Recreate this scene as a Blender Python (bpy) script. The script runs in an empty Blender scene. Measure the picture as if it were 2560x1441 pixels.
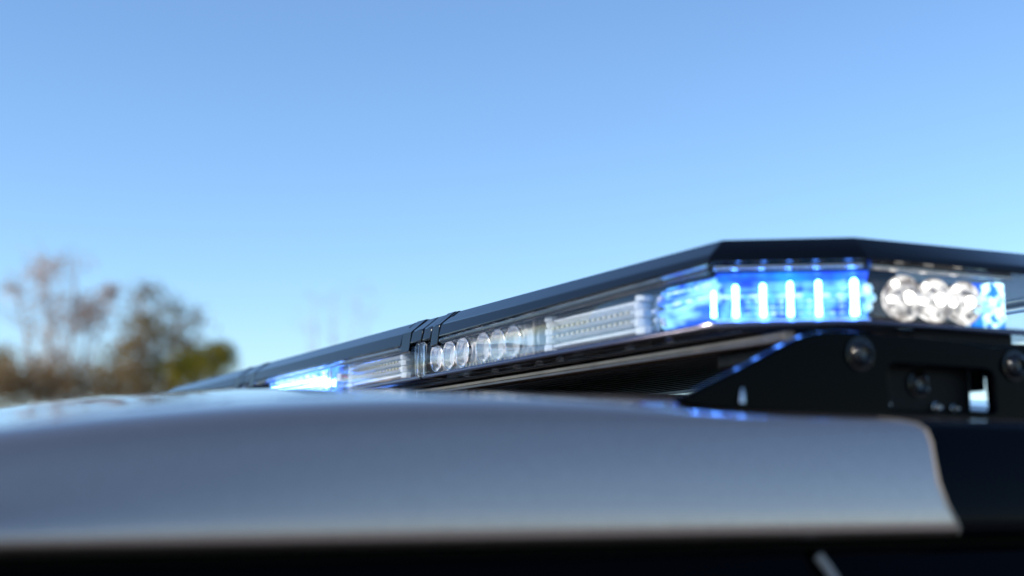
import bpy, bmesh, math, random
from mathutils import Vector, Matrix

scene = bpy.context.scene
C = scene.collection
Z0 = 1.66                      # height of the lens above the parking lot
R = math.radians

# ---------------------------------------------------------------- camera
cam_data = bpy.data.cameras.new('camera')
cam = bpy.data.objects.new('camera', cam_data)
C.objects.link(cam)
cam_data.sensor_width = 36.0
cam_data.lens = 3550.0 / 2560.0 * 36.0
cam_data.clip_start = 0.02
cam_data.clip_end = 3000.0
PITCH = math.atan((1222 - 720.5) / 3550.0)
cam.location = (0, 0, Z0)
cam.rotation_euler = (R(90) + PITCH, 0, -R(26.3))
cam_data.dof.use_dof = True
cam_data.dof.focus_distance = 1.085
cam_data.dof.aperture_fstop = 4.7
cam_data.dof.aperture_blades = 0
scene.camera = cam

# ---------------------------------------------------------------- world and sun
SUN_EL, SUN_AZ = R(26), R(-84)          # azimuth measured from +Y towards +X
world = bpy.data.worlds.new('World')
scene.world = world
world.use_nodes = True
nt = world.node_tree
nt.nodes.clear()
sky = nt.nodes.new('ShaderNodeTexSky')
sky.sky_type = 'NISHITA'
sky.sun_disc = False
sky.sun_elevation = SUN_EL
sky.sun_rotation = SUN_AZ
sky.altitude = 0
sky.air_density = 1.0
sky.dust_density = 0.0
sky.ozone_density = 5.2
bg = nt.nodes.new('ShaderNodeBackground')
bg.inputs['Strength'].default_value = 0.15
wo = nt.nodes.new('ShaderNodeOutputWorld')
nt.links.new(sky.outputs[0], bg.inputs['Color'])
nt.links.new(bg.outputs[0], wo.inputs['Surface'])

sl = bpy.data.lights.new('sun', 'SUN')
sl.energy = 3.2
sl.angle = R(0.53)
sl.color = (1.0, 0.91, 0.78)
sun = bpy.data.objects.new('sun', sl)
C.objects.link(sun)
sd = Vector((math.sin(SUN_AZ) * math.cos(SUN_EL), math.cos(SUN_AZ) * math.cos(SUN_EL), math.sin(SUN_EL)))
sun.rotation_euler = sd.to_track_quat('Z', 'Y').to_euler()
sun.location = (-6, 2, 8)

scene.view_settings.view_transform = 'Standard'
scene.view_settings.look = 'None'
scene.view_settings.gamma = 1.0
scene.view_settings.use_curve_mapping = False
scene.view_settings.exposure = 0.53
scene.render.engine = 'CYCLES'
cy = scene.cycles
cy.max_bounces = 16
cy.transparent_max_bounces = 24
cy.transmission_bounces = 10
cy.glossy_bounces = 6
cy.sample_clamp_indirect = 6.0
cy.caustics_reflective = True
cy.caustics_refractive = False
cy.use_denoising = True

# ---------------------------------------------------------------- materials
def new_mat(name):
    m = bpy.data.materials.new(name)
    m.use_nodes = True
    m.node_tree.nodes.clear()
    return m, m.node_tree.nodes, m.node_tree.links

def pbr(name, color, rough=0.5, metal=0.0, coat=0.0, coat_rough=0.03, trans=0.0, ior=1.5, spec=0.5,
        noise=0.0, nscale=30.0, bump=0.0, bscale=200.0, rvar=0.0):
    m, N, L = new_mat(name)
    out = N.new('ShaderNodeOutputMaterial')
    p = N.new('ShaderNodeBsdfPrincipled')
    L.new(p.outputs[0], out.inputs[0])
    p.inputs['Base Color'].default_value = (*color, 1)
    p.inputs['Roughness'].default_value = rough
    p.inputs['Metallic'].default_value = metal
    p.inputs['Coat Weight'].default_value = coat
    p.inputs['Coat Roughness'].default_value = coat_rough
    p.inputs['Transmission Weight'].default_value = trans
    p.inputs['IOR'].default_value = ior
    p.inputs['Specular IOR Level'].default_value = spec
    tc = None
    if noise or bump or rvar:
        tc = N.new('ShaderNodeTexCoord')
    if noise:
        n = N.new('ShaderNodeTexNoise'); n.inputs['Scale'].default_value = nscale; n.inputs['Detail'].default_value = 6
        L.new(tc.outputs['Object'], n.inputs['Vector'])
        r = N.new('ShaderNodeValToRGB')
        r.color_ramp.elements[0].color = (*[c * (1 - noise) for c in color], 1)
        r.color_ramp.elements[1].color = (*[min(1, c * (1 + noise)) for c in color], 1)
        r.color_ramp.elements[0].position = .3; r.color_ramp.elements[1].position = .7
        L.new(n.outputs['Fac'], r.inputs[0]); L.new(r.outputs[0], p.inputs['Base Color'])
    if rvar:
        n2 = N.new('ShaderNodeTexNoise'); n2.inputs['Scale'].default_value = 9; n2.inputs['Detail'].default_value = 8
        L.new(tc.outputs['Object'], n2.inputs['Vector'])
        mr = N.new('ShaderNodeMapRange')
        mr.inputs['To Min'].default_value = max(0, rough - rvar); mr.inputs['To Max'].default_value = rough + rvar
        L.new(n2.outputs['Fac'], mr.inputs['Value']); L.new(mr.outputs[0], p.inputs['Roughness'])
    if bump:
        n3 = N.new('ShaderNodeTexNoise'); n3.inputs['Scale'].default_value = bscale; n3.inputs['Detail'].default_value = 4
        L.new(tc.outputs['Object'], n3.inputs['Vector'])
        b = N.new('ShaderNodeBump'); b.inputs['Strength'].default_value = bump; b.inputs['Distance'].default_value = .001
        L.new(n3.outputs['Fac'], b.inputs['Height']); L.new(b.outputs[0], p.inputs['Normal'])
    return m

def thin_clear(name, tint=(.96, .97, .98), base=.05, edge=.75, rough=.02, power=4.0):
    m, N, L = new_mat(name)
    out = N.new('ShaderNodeOutputMaterial')
    mix = N.new('ShaderNodeMixShader'); t = N.new('ShaderNodeBsdfTransparent'); g = N.new('ShaderNodeBsdfGlossy')
    t.inputs[0].default_value = (*tint, 1); g.inputs['Roughness'].default_value = rough
    lw = N.new('ShaderNodeLayerWeight')
    pw = N.new('ShaderNodeMath'); pw.operation = 'POWER'; pw.inputs[1].default_value = power
    ma = N.new('ShaderNodeMath'); ma.operation = 'MULTIPLY_ADD'; ma.inputs[1].default_value = edge; ma.inputs[2].default_value = base
    lw.inputs['Blend'].default_value = .5
    L.new(lw.outputs['Facing'], pw.inputs[0]); L.new(pw.outputs[0], ma.inputs[0]); L.new(ma.outputs[0], mix.inputs[0])
    L.new(t.outputs[0], mix.inputs[1]); L.new(g.outputs[0], mix.inputs[2]); L.new(mix.outputs[0], out.inputs[0])
    return m

def emit(name, color, strength, color2=None, strength2=None, nscale=120.0, gloss=0.0, stretch=(1, 1, 1), lo=.38, hi=.62):
    """a lit lamp part: emission, optionally uneven the way a moulded optic lights up"""
    m, N, L = new_mat(name)
    out = N.new('ShaderNodeOutputMaterial')
    p = N.new('ShaderNodeBsdfPrincipled')
    p.inputs['Base Color'].default_value = (*[.03 + .10 * c for c in color], 1)
    p.inputs['Roughness'].default_value = .15
    p.inputs['Emission Color'].default_value = (*color, 1)
    p.inputs['Emission Strength'].default_value = strength
    if color2:
        tc = N.new('ShaderNodeTexCoord'); mp = N.new('ShaderNodeMapping'); mp.inputs['Scale'].default_value = stretch
        n = N.new('ShaderNodeTexNoise'); n.inputs['Scale'].default_value = nscale; n.inputs['Detail'].default_value = 2
        L.new(tc.outputs['Object'], mp.inputs[0]); L.new(mp.outputs[0], n.inputs['Vector'])
        r = N.new('ShaderNodeValToRGB')
        r.color_ramp.elements[0].position = lo; r.color_ramp.elements[1].position = hi
        r.color_ramp.elements[0].color = (*[c * strength for c in color], 1)
        r.color_ramp.elements[1].color = (*[c * strength2 for c in color2], 1)
        L.new(n.outputs['Fac'], r.inputs[0]); L.new(r.outputs[0], p.inputs['Emission Color'])
        p.inputs['Emission Strength'].default_value = 1.0
    L.new(p.outputs[0], out.inputs[0])
    return m

M = {}
M['silver'] = pbr('silver_paint', (.45, .37, .325), rough=.33, metal=.9, coat=1.0, coat_rough=.03, noise=.10, nscale=700, bump=.06, bscale=1500)
M['black_paint'] = pbr('black_paint', (.0012, .0018, .004), rough=.22, spec=.05, rvar=.02)
M['gloss_black'] = pbr('gloss_black_plastic', (.0006, .0008, .0018), rough=.09, spec=.035, bump=.02, bscale=400, rvar=.03)
M['cover_black'] = pbr('black_cover_plastic', (.0012, .0015, .003), rough=.07, spec=.26, bump=.015, bscale=350, rvar=.025)
M['satin_black'] = pbr('satin_black', (.002, .002, .0025), rough=.42, spec=.1, bump=.1, bscale=800)
M['rubber'] = pbr('rubber', (.004, .004, .004), rough=.75, spec=.2, bump=.15, bscale=900)
M['tan'] = pbr('decal_edge', (.34, .29, .23), rough=.6)
M['seal'] = pbr('grey_seal', (.24, .22, .20), rough=.6, noise=.2, nscale=60)
M['alu'] = pbr('brushed_aluminium', (.25, .20, .17), rough=.30, metal=1.0, noise=.18, nscale=40, rvar=.1)
M['dark_alu'] = pbr('anodised_aluminium', (.008, .007, .007), rough=.4, metal=1.0, rvar=.08)
M['smoke'] = pbr('smoked_rim', (.80, .78, .76), rough=.04, trans=1.0, ior=1.49)
M['rim_dark'] = pbr('dark_rim', (.10, .11, .16), rough=.05, metal=.85)
M['trim'] = pbr('dark_chrome', (.75, .72, .69), rough=.05, metal=1.0)
M['chrome'] = pbr('chrome_reflector', (.92, .92, .95), rough=.16, metal=1.0)
M['steel'] = pbr('bolt_steel', (.003, .003, .003), rough=.09, spec=.5)
M['bright_steel'] = pbr('bright_steel', (.72, .71, .68), rough=.16, metal=1.0)
M['optic'] = pbr('clear_optic', (.70, .76, .84), rough=.10, trans=.2, ior=1.49, noise=.12, nscale=200)
M['optic_body'] = pbr('milky_optic', (.84, .85, .92), rough=.18, trans=.05, coat=.7, noise=.2, nscale=140)
M['glass_rod'] = pbr('acrylic_rod', (.96, .97, 1.0), rough=.03, trans=1.0, ior=1.49)
M['lens'] = thin_clear('clear_polycarbonate', base=.035, edge=.55)
M['dome'] = thin_clear('clear_dome', base=.06, edge=.8, power=3.0)
M['tray'] = pbr('black_tray', (.008, .010, .014), rough=.25, spec=.3)
M['board'] = pbr('circuit_board', (.02, .06, .055), rough=.4, noise=.4, nscale=150)
M['led_die'] = pbr('led_die', (.40, .37, .27), rough=.3)
M['wire'] = pbr('red_wire', (.35, .02, .02), rough=.45)
M['white_plastic'] = pbr('white_plastic', (.6, .6, .58), rough=.5)
M['window'] = pbr('tinted_window', (.008, .009, .010), rough=.03, coat=.5)
M['tyre'] = pbr('tyre', (.018, .018, .018), rough=.8, bump=.3, bscale=80)
M['rim'] = pbr('steel_rim', (.05, .05, .055), rough=.4, metal=.6)
M['amber'] = pbr('lamp_lens', (.6, .6, .62), rough=.08, coat=.5)
M['blue_bar'] = emit('lit_led_bar', (.075, .26, 1.0), 32.0)
M['blue_glow'] = emit('lit_blue_optic', (.0, .045, 1.0), .95, (.12, .48, 1.0), 1.25, nscale=110, stretch=(1, 1, .6))
M['blue_wing'] = emit('lit_blue_flutes', (.0, .10, 1.0), 1.0, (.25, .68, 1.0), 1.3, nscale=70, stretch=(1, .5, 2.2))
M['blue_deep'] = emit('lit_blue_reflector', (.0, .05, 1.0), .85, (.0, .26, 1.0), .95, nscale=60)
M['blue_hot'] = emit('lit_cyan_optic', (.0, .24, 1.0), .90, (.55, .90, 1.0), 2.2, nscale=170, lo=.42, hi=.60)
M['blue_line'] = emit('lit_pale_ridge', (.10, .55, 1.0), 1.0, (.60, .88, 1.0), 1.3, nscale=160)
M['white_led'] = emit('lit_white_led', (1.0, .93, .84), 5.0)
M['white_cup'] = emit('lit_white_reflector', (.55, .45, .36), .32, (1.0, .95, .88), 1.05, nscale=150, lo=.42, hi=.60)  # lamp light reflected by the cups, put in as emission
M['white_glow'] = emit('lit_white_optic', (.42, .33, .25), .16, (1.0, .94, .86), 1.1, nscale=190, lo=.36, hi=.60)

# ---------------------------------------------------------------- helpers
ROOT = {}

def link(o, parent):
    C.objects.link(o)
    if parent:
        o.parent = parent

def root_of(o):
    while o.parent:
        o = o.parent
    return o

def thing(name, label, cat, loc, group=None):
    """Empty at a thing's base; loc is camera-relative (u, v, z)"""
    o = bpy.data.objects.new(name, None)
    o.empty_display_size = .1
    C.objects.link(o)
    o.location = (loc[0], loc[1], loc[2] + Z0)
    o['label'] = label
    o['category'] = cat
    if group:
        o['group'] = group
    return o

class MB:
    """mesh collector; coordinates are camera-relative metres"""
    def __init__(self):
        self.v = []; self.f = []
    def add(self, vs, fs):
        b = len(self.v)
        self.v.extend(tuple(p) for p in vs)
        self.f.extend(tuple(i + b for i in f) for f in fs)
        return self
    def box(self, x, y, z, F=None):
        vs = [(a, b, c) for a in x for b in y for c in z]
        if F: vs = [F(*p) for p in vs]
        return self.add(vs, [(0, 1, 3, 2), (4, 6, 7, 5), (0, 4, 5, 1), (2, 3, 7, 6), (0, 2, 6, 4), (1, 5, 7, 3)])
    def loft(self, rings, cap0=False, cap1=False, closed=True):
        n = len(rings[0]); vs = [p for r in rings for p in r]; fs = []
        for i in range(len(rings) - 1):
            for j in range(n if closed else n - 1):
                k = (j + 1) % n
                fs.append((i * n + j, i * n + k, (i + 1) * n + k, (i + 1) * n + j))
        if cap0: fs.append(tuple(range(n))[::-1])
        if cap1: fs.append(tuple((len(rings) - 1) * n + j for j in range(n)))
        return self.add(vs, fs)
    def tube(self, pts, r, seg=8, caps=True):
        pts = [Vector(p) for p in pts]
        rs = r if isinstance(r, (list, tuple)) else [r] * len(pts)
        rings = []; up = None
        for i, p in enumerate(pts):
            t = (pts[min(i + 1, len(pts) - 1)] - pts[max(i - 1, 0)]).normalized()
            if up is None:
                up = Vector((0, 0, 1)) if abs(t.z) < .9 else Vector((1, 0, 0))
            a = t.cross(up).normalized(); b = a.cross(t).normalized(); up = b
            rings.append([p + (a * math.cos(2 * math.pi * k / seg) + b * math.sin(2 * math.pi * k / seg)) * rs[i] for k in range(seg)])
        return self.loft(rings, caps, caps)
    def lathe(self, prof, F, seg=20, cap0=False, cap1=False, sx=1.0, sz=1.0):
        """prof: list of (radius, n); axis along n of frame F(a, n, z)"""
        rings = [[F(r * sx * math.cos(2 * math.pi * k / seg), n, r * sz * math.sin(2 * math.pi * k / seg)) for k in range(seg)] for r, n in prof]
        return self.loft(rings, cap0, cap1)
    def build(self, name, mat, parent=None, smooth=True, bevel=0.0, angle=35, seg=2, solid=0.0):
        me = bpy.data.meshes.new(name)
        off = Vector(root_of(parent).location) - Vector((0, 0, Z0)) if parent else Vector((0, 0, -Z0))
        me.from_pydata([tuple(Vector(p) - off) for p in self.v], [], self.f)
        bm = bmesh.new(); bm.from_mesh(me)
        bmesh.ops.recalc_face_normals(bm, faces=bm.faces)
        bm.to_mesh(me); bm.free()
        me.materials.append(mat)
        if smooth:
            me.polygons.foreach_set('use_smooth', [True] * len(me.polygons))
            try: me.set_sharp_from_angle(angle=R(angle))
            except Exception: pass
        o = bpy.data.objects.new(name, me)
        link(o, parent)
        if solid:
            s = o.modifiers.new('thickness', 'SOLIDIFY'); s.thickness = solid; s.offset = -1
        if bevel:
            b = o.modifiers.new('bevel', 'BEVEL'); b.width = bevel; b.segments = seg; b.limit_method = 'ANGLE'; b.angle_limit = R(28)
            b.harden_normals = False
        return o

def frame(o, adir, ndir):
    o = Vector(o); a = Vector(adir).normalized(); n = Vector(ndir).normalized(); z = Vector((0, 0, 1))
    return lambda x, y, zz: tuple(o + a * x + n * y + z * zz)

def copy_tree(o, parent=None):
    c = o.copy(); C.objects.link(c); c.parent = parent
    for ch in list(o.children): copy_tree(ch, c)
    return c

# ---------------------------------------------------------------- setting: ground
def ground():
    m, N, L = new_mat('worn_asphalt')
    out = N.new('ShaderNodeOutputMaterial'); p = N.new('ShaderNodeBsdfPrincipled'); L.new(p.outputs[0], out.inputs[0])
    tc = N.new('ShaderNodeTexCoord')
    n1 = N.new('ShaderNodeTexNoise'); n1.inputs['Scale'].default_value = .35; n1.inputs['Detail'].default_value = 8
    n2 = N.new('ShaderNodeTexNoise'); n2.inputs['Scale'].default_value = 60; n2.inputs['Detail'].default_value = 3
    L.new(tc.outputs['Object'], n1.inputs['Vector']); L.new(tc.outputs['Object'], n2.inputs['Vector'])
    r = N.new('ShaderNodeValToRGB')
    r.color_ramp.elements[0].position = .35; r.color_ramp.elements[0].color = (.26, .25, .235, 1)
    r.color_ramp.elements[1].position = .7; r.color_ramp.elements[1].color = (.37, .355, .33, 1)
    mx = N.new('ShaderNodeMix'); mx.data_type = 'RGBA'; mx.blend_type = 'OVERLAY'; mx.inputs[0].default_value = .5
    L.new(n1.outputs['Fac'], r.inputs[0]); L.new(r.outputs[0], mx.inputs[6]); L.new(n2.outputs['Color'], mx.inputs[7])
    L.new(mx.outputs[2], p.inputs['Base Color']); p.inputs['Roughness'].default_value = .9
    b = N.new('ShaderNodeBump'); b.inputs['Strength'].default_value = .4; b.inputs['Distance'].default_value = .01
    L.new(n2.outputs['Fac'], b.inputs['Height']); L.new(b.outputs[0], p.inputs['Normal'])
    mb = MB(); s = 900.0
    mb.add([(-s, -s, -Z0), (s, -s, -Z0), (s, s, -Z0), (-s, s, -Z0)], [(0, 1, 2, 3)])
    o = mb.build('ground', m, None, smooth=False)
    o['kind'] = 'structure'; o['label'] = 'pale worn asphalt lot around the police car'
ground()

# ---------------------------------------------------------------- police car
VC = 1.289                                   # centre line of the car
car = thing('police_car', 'silver and black police car under the light bar, its roof edge filling the foreground', 'car', (0.6, VC, -Z0))

PROF = [(.520, -.0225), (.508, -.0222), (.5025, -.0207), (.5000, -.0180), (.4995, -.0150), (.5004, -.0070), (.5021, .003), (.5043, .0125),
        (.5069, .0210), (.5091, .0268), (.5110, .0298), (.5140, .0313), (.5200, .0326), (.5290, .0335), (.5410, .0346), (.5550, .0364), (.5790, .0393), (.5850, .0370), (.5940, .0371), (.6010, .0418), (.6250, .0447),
        (.66, .0482), (.72, .0532), (.80, .0583), (.90, .0630), (1.0, .0660), (1.1437, .0684), (VC, .0690)]
PROF = PROF + [(2 * VC - v, z) for v, z in PROF[-2::-1]]
EDGE = [(-.0225, .4780), (-.018, .4755), (-.012, .4715), (-.0057, .4685), (.0039, .4660), (.0131, .4665), (.0215, .4675), (.0268, .4668), (.0298, .4630), (.0313, .4560), (.0326, .4470), (.0345, .440), (.040, .436)]
def edge_u(z):
    if z <= EDGE[0][0]: return EDGE[0][1]
    for (z0, u0), (z1, u1) in zip(EDGE, EDGE[1:]):
        if z <= z1: return u0 + (u1 - u0) * (z - z0) / (z1 - z0)
    return EDGE[-1][1]
LIFT = [(.5110, 0), (.5140, .0010), (.5200, .0027), (.5290, .0036), (.5410, .0037), (.5550, .0038), (.5790, .0030), (.5940, .0028), (.6010, .0019), (.6250, .0011), (.66, 0)]
def drop(u, z, v=.5):
    e = min(v, 2 * VC - v)
    lift = 0.0                              # the shoulder is fuller towards the windscreen
    if z > .0297:
        for (e0, l0), (e1, l1) in zip(LIFT, LIFT[1:]):
            if e0 <= e <= e1: lift = l0 + (l1 - l0) * (e - e0) / (e1 - e0)
    t = min(1.0, max(0.0, (.38 - u) / .09)); lift *= t * t * (3 - 2 * t)
    d = -(.33 + .12 * min(1.0, max(0.0, (e - .53) / .12))) * max(0.0, .28 - u) ** 2
    d += .017 * min(.35, max(0.0, u - .28)) * min(1.0, max(0.0, (e - .59) / .06)) * (1 - .5 * min(1.0, max(0.0, (e - .8) / .3)))
    w = min(1.0, max(0.0, (z + .0175) / .03))
    r = -.02 * max(0.0, u - 1.2) ** 2
    return d * w + r * w + lift

def roof():
    U0, U1, NA, NB = -.03, 2.45, 26, 24
    J = 12                                    # rows below this are the side rail
    rows = []
    for j, (v, z) in enumerate(PROF):
        e = edge_u(z) if j <= J else EDGE[-1][1]
        us = [U0 + (e - U0) * k / NA for k in range(NA + 1)] + [e + (U1 - e) * (k / NB) ** 1.6 for k in range(1, NB + 1)]
        rows.append([(u, v, z + drop(u, z, v)) for u in us])
    nj, nu = len(rows), NA + NB + 1
    # normals of the whole skin, shared by the painted panels cut from it
    nrm = [[None] * nu for _ in range(nj)]
    for j in range(nj):
        for k in range(nu):
            a = Vector(rows[j][min(k + 1, nu - 1)]) - Vector(rows[j][max(k - 1, 0)])
            b = Vector(rows[min(j + 1, nj - 1)][k]) - Vector(rows[max(j - 1, 0)][k])
            nrm[j][k] = a.cross(b).normalized()
    L0 = Vector(car.location) - Vector((0, 0, Z0))
    def panel(name, sel, mat, label=None):
        used = {}; vs = []; ns = []; fs = []
        def vid(j, k):
            if (j, k) not in used:
                used[(j, k)] = len(vs); vs.append(tuple(Vector(rows[j][k]) - L0)); ns.append(tuple(nrm[j][k]))
            return used[(j, k)]
        for j in range(nj - 1):
            for k in range(nu - 1):
                if sel(j, k): fs.append((vid(j, k), vid(j, k + 1), vid(j + 1, k + 1), vid(j + 1, k)))
        me = bpy.data.meshes.new(name); me.from_pydata(vs, [], fs); me.materials.append(mat)
        me.polygons.foreach_set('use_smooth', [True] * len(fs))
        me.normals_split_custom_set_from_vertices(ns)
        o = bpy.data.objects.new(name, me); link(o, car)
        if label: o['label'] = label
        return o
    far = nj - 1 - J
    panel('roof', lambda j, k: J <= j < far, M['silver'])
    panel('side_rail', lambda j, k: j < J and k < NA, M['silver'], 'silver roof rail above the front door')
    panel('side_rail', lambda j, k: j < J and k >= NA, M['black_paint'], 'gloss black rear stretch of the roof rail')
    panel('side_rail', lambda j, k: j >= far and k < NA, M['silver'], 'silver roof rail on the far side')
    panel('side_rail', lambda j, k: j >= far and k >= NA, M['black_paint'], 'gloss black roof rail on the far side')
    # raw edge of the vinyl between silver and black
    pts = []
    for j in range(2, J + 1):
        p = Vector(rows[j][NA]) + nrm[j][NA] * .0002
        pts.append(p)
    MB().tube(pts, [.0004] + [.0007] * 4 + [.0005] * (len(pts) - 8) + [.0004, .0002, .0001], 6).build('paint_edge', M['tan'], car)
    return rows
roof_rows = roof()

def car_body():
    # lower body loft
    st = [(-1.98, .62, -.98, -.86), (-1.9, .86, -1.25, -.78), (-1.6, .97, -1.3, -.69), (-1.1, 1.0, -1.33, -.58), (-.78, 1.01, -1.35, -.50), (0, 1.02, -1.36, -.46),
          (1.4, 1.02, -1.36, -.44), (2.4, 1.01, -1.33, -.43), (2.78, .95, -1.28, -.45), (2.92, .84, -1.18, -.52)]
    rings = []
    for u, w, zb, zt in st:
        h = zt - zb
        half = [(-w * .90, zb), (-w * .985, zb + .12 * h), (-w, zb + .5 * h), (-w * .985, zb + .8 * h), (-w * .955, zt - .035), (-w * .90, zt)]
        ring = half + [(-v, z) for v, z in half[::-1]]
        rings.append([(u, VC + v, z) for v, z in ring])
    MB().loft(rings, True, True).build('body', M['silver'], car, angle=50)
    # hood, windscreen, rear window
    mb = MB()
    top = [(-.035, VC + s * .69 * 1.0, .012 if abs(s) == 1 else .034) for s in (-1, -.5, 0, .5, 1)]
    bot = [(-.80, VC + s * .86, -.485) for s in (-1, -.5, 0, .5, 1)]
    mb.add([(-.035, VC + t * .74, .035 - .024 * t * t - .004) for t in (-1, -.5, 0, .5, 1)] + [(-.80 - .06 * (1 - t * t), VC + t * .90, -.47) for t in (-1, -.5, 0, .5, 1)],
           [(i, i + 1, i + 6, i + 5) for i in range(4)])
    mb.build('windscreen', M['window'], car, solid=.005)
    mb = MB()
    mb.add([(2.44, VC + t * .74, .035 - .02 * t * t - .03) for t in (-1, -.5, 0, .5, 1)] + [(2.76, VC + t * .86, -.44) for t in (-1, -.5, 0, .5, 1)],
           [(i, i + 1, i + 6, i + 5) for i in range(4)])
    mb.build('rear_window', M['window'], car, solid=.005)
    for s in (-1, 1):
        S = lambda v: VC + s * (VC - v)      # v given for the near side
        def q(u0, u1, z, v): return None
        # glass planes lean outward from the rail down to the belt
        def gv(z): return .520 + (z + .03) * .42
        def slab(name, poly, mat, dv=0.0, th=.006, bevel=.0015, label=None):
            mb = MB(); n = len(poly)
            ring0 = [(u, S(gv(z) + dv), z) for u, z in poly]; ring1 = [(u, S(gv(z) + dv + th), z) for u, z in poly]
            o = mb.loft([ring0, ring1], True, True).build(name, mat, car, smooth=False, bevel=bevel)
            if label: o['label'] = label
            return o
        slab('door_window', [(-.02, -.075), (.385, -.075), (.455, -.46), (-.62, -.46)], M['window'])
        slab('door_window', [(.475, -.075), (1.28, -.075), (1.36, -.46), (.545, -.46)], M['window'])
        slab('quarter_window', [(1.38, -.075), (2.32, -.09), (2.55, -.43), (1.45, -.46)], M['window'])
        slab('door_frame', [(-.10, -.0275), (.3975, -.0275), (.4030, -.040), (.4135, -.078), (.385, -.078), (-.02, -.078), (-.62, -.46), (-.70, -.46)], M['gloss_black'], dv=-.008, th=.016)
        slab('door_frame', [(.4075, -.0275), (1.30, -.0275), (1.38, -.078), (.475, -.078), (.4235, -.078), (.4125, -.040)], M['gloss_black'], dv=-.008, th=.016)
        slab('pillar', [(.4165, -.0785), (.475, -.0785), (.545, -.46), (.455, -.46)], M['gloss_black'], dv=-.004, th=.016)
        slab('pillar', [(1.285, -.0785), (1.38, -.0785), (1.45, -.46), (1.36, -.46)], M['gloss_black'], dv=-.004, th=.016)
        slab('pillar', [(2.30, -.04), (2.46, -.04), (2.76, -.43), (2.55, -.43)], M['silver'], dv=-.004, th=.03)
        slab('roof_gutter', [(-.10, -.0225), (2.40, -.0225), (2.40, -.034), (-.10, -.034)], M['rubber'], dv=.012, th=.03, bevel=0)
        # strip of pale seal showing between the two door frames
        mb = MB()
        mb.tube([(.4016, S(.5092), -.0290), (.4048, S(.5062), -.0350), (.4078, S(.5032), -.0420), (.4136, S(.499), -.056), (.4190, S(.489), -.078)], .0022, 8)
        mb.build('door_seal', M['seal'], car)
        # mirror
        mb = MB()
        f = frame((-.52, S(.20), -.42), (0, 1, 0), (1, 0, 0))
        mb.lathe([(.02, -.10), (.085, -.06), (.10, -.01), (.098, .0)], f, 16, True, True, sx=1.15, sz=.75)
        mb.box((-.54, -.50), (min(S(.24), S(.34)), max(S(.24), S(.34))), (-.46, -.43))
        mb.build('door_mirror', M['gloss_black'], car)
        for u in (-.02, .88):
            mb = MB(); mb.box((u, u + .18), (min(S(.255), S(.262)), max(S(.255), S(.262))), (-.62, -.595)); mb.build('door_handle', M['satin_black'], car, bevel=.003)
        mb = MB()
        f = frame((-1.86, S(.52), -.80), (0, 1, 0), (-1, 0, 0))
        mb.lathe([(.0, .11), (.07, .105), (.10, .08), (.11, .0)], f, 16, False, True, sx=1.4, sz=.7); mb.build('headlight', M['amber'], car)
        for u in (-1.15, 1.72):
            f = frame((u, S(.30), -1.28), (1, 0, 0), (0, -s * 1.0, 0))
            f = frame((u, S(.30), -1.28), (1, 0, 0), (0, s, 0))
            mb = MB(); mb.lathe([(.24, -.12), (.36, -.12), (.38, -.10), (.38, .10), (.36, .12), (.24, .12), (.24, -.12)], f, 40)
            w = mb.build('wheel', M['tyre'], car)
            mb = MB(); mb.lathe([(.0, .09), (.05, .10), (.06, .085), (.20, .06), (.235, .11), (.24, .11), (.24, -.1), (.0, -.1)], f, 40); mb.build('rim', M['rim'], w)
car_body()

# ---------------------------------------------------------------- light bar
bar = thing('light_bar', 'long black light bar with clear lenses and lit blue lamps, mounted across the car roof', 'light bar', (.56, VC, .0785))

T = [(.443, .6384), (.5035, .5976), (.643, .5976), (.7035, .6384), (.7035, 1.9396), (.643, 1.9804), (.5035, 1.9804), (.443, 1.9396)]
def offset(poly, d):
    n = len(poly); L = []
    for i in range(n):
        p = Vector(poly[i]); q = Vector(poly[(i + 1) % n]); t = (q - p).normalized(); L.append((p + Vector((t.y, -t.x)) * d, t))
    # polygon order makes (t.y, -t.x) point outward
    out = []
    for i in range(n):
        (p, t), (q, s) = L[i - 1], L[i]
        det = t.x * -s.y + s.x * t.y
        w = q - p; k = (w.x * -s.y + s.x * w.y) / det
        out.append(p + t * k)
    return out
def clip(poly, lo, hi):
    def half(pl, f):
        out = []
        for i in range(len(pl)):
            a, b = pl[i - 1], pl[i]; fa, fb = f(a), f(b)
            if (fa >= 0) != (fb >= 0):
                out.append(a + (b - a) * (fa / (fa - fb)))
            if fb >= 0: out.append(b)
        return out
    pl = half(poly, lambda p: p.y - lo)
    return half(pl, lambda p: hi - p.y)
def lip(v):                                  # the end covers are shallower than the middle one
    d = abs(v - VC)
    return .0055 * min(1.0, max(0.0, (d - .289) / .36))
def ring(d, z, lo, hi, k=0.0):
    return [(p.x, p.y, z + k * lip(p.y)) for p in clip(offset(T, d), lo, hi)]

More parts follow.
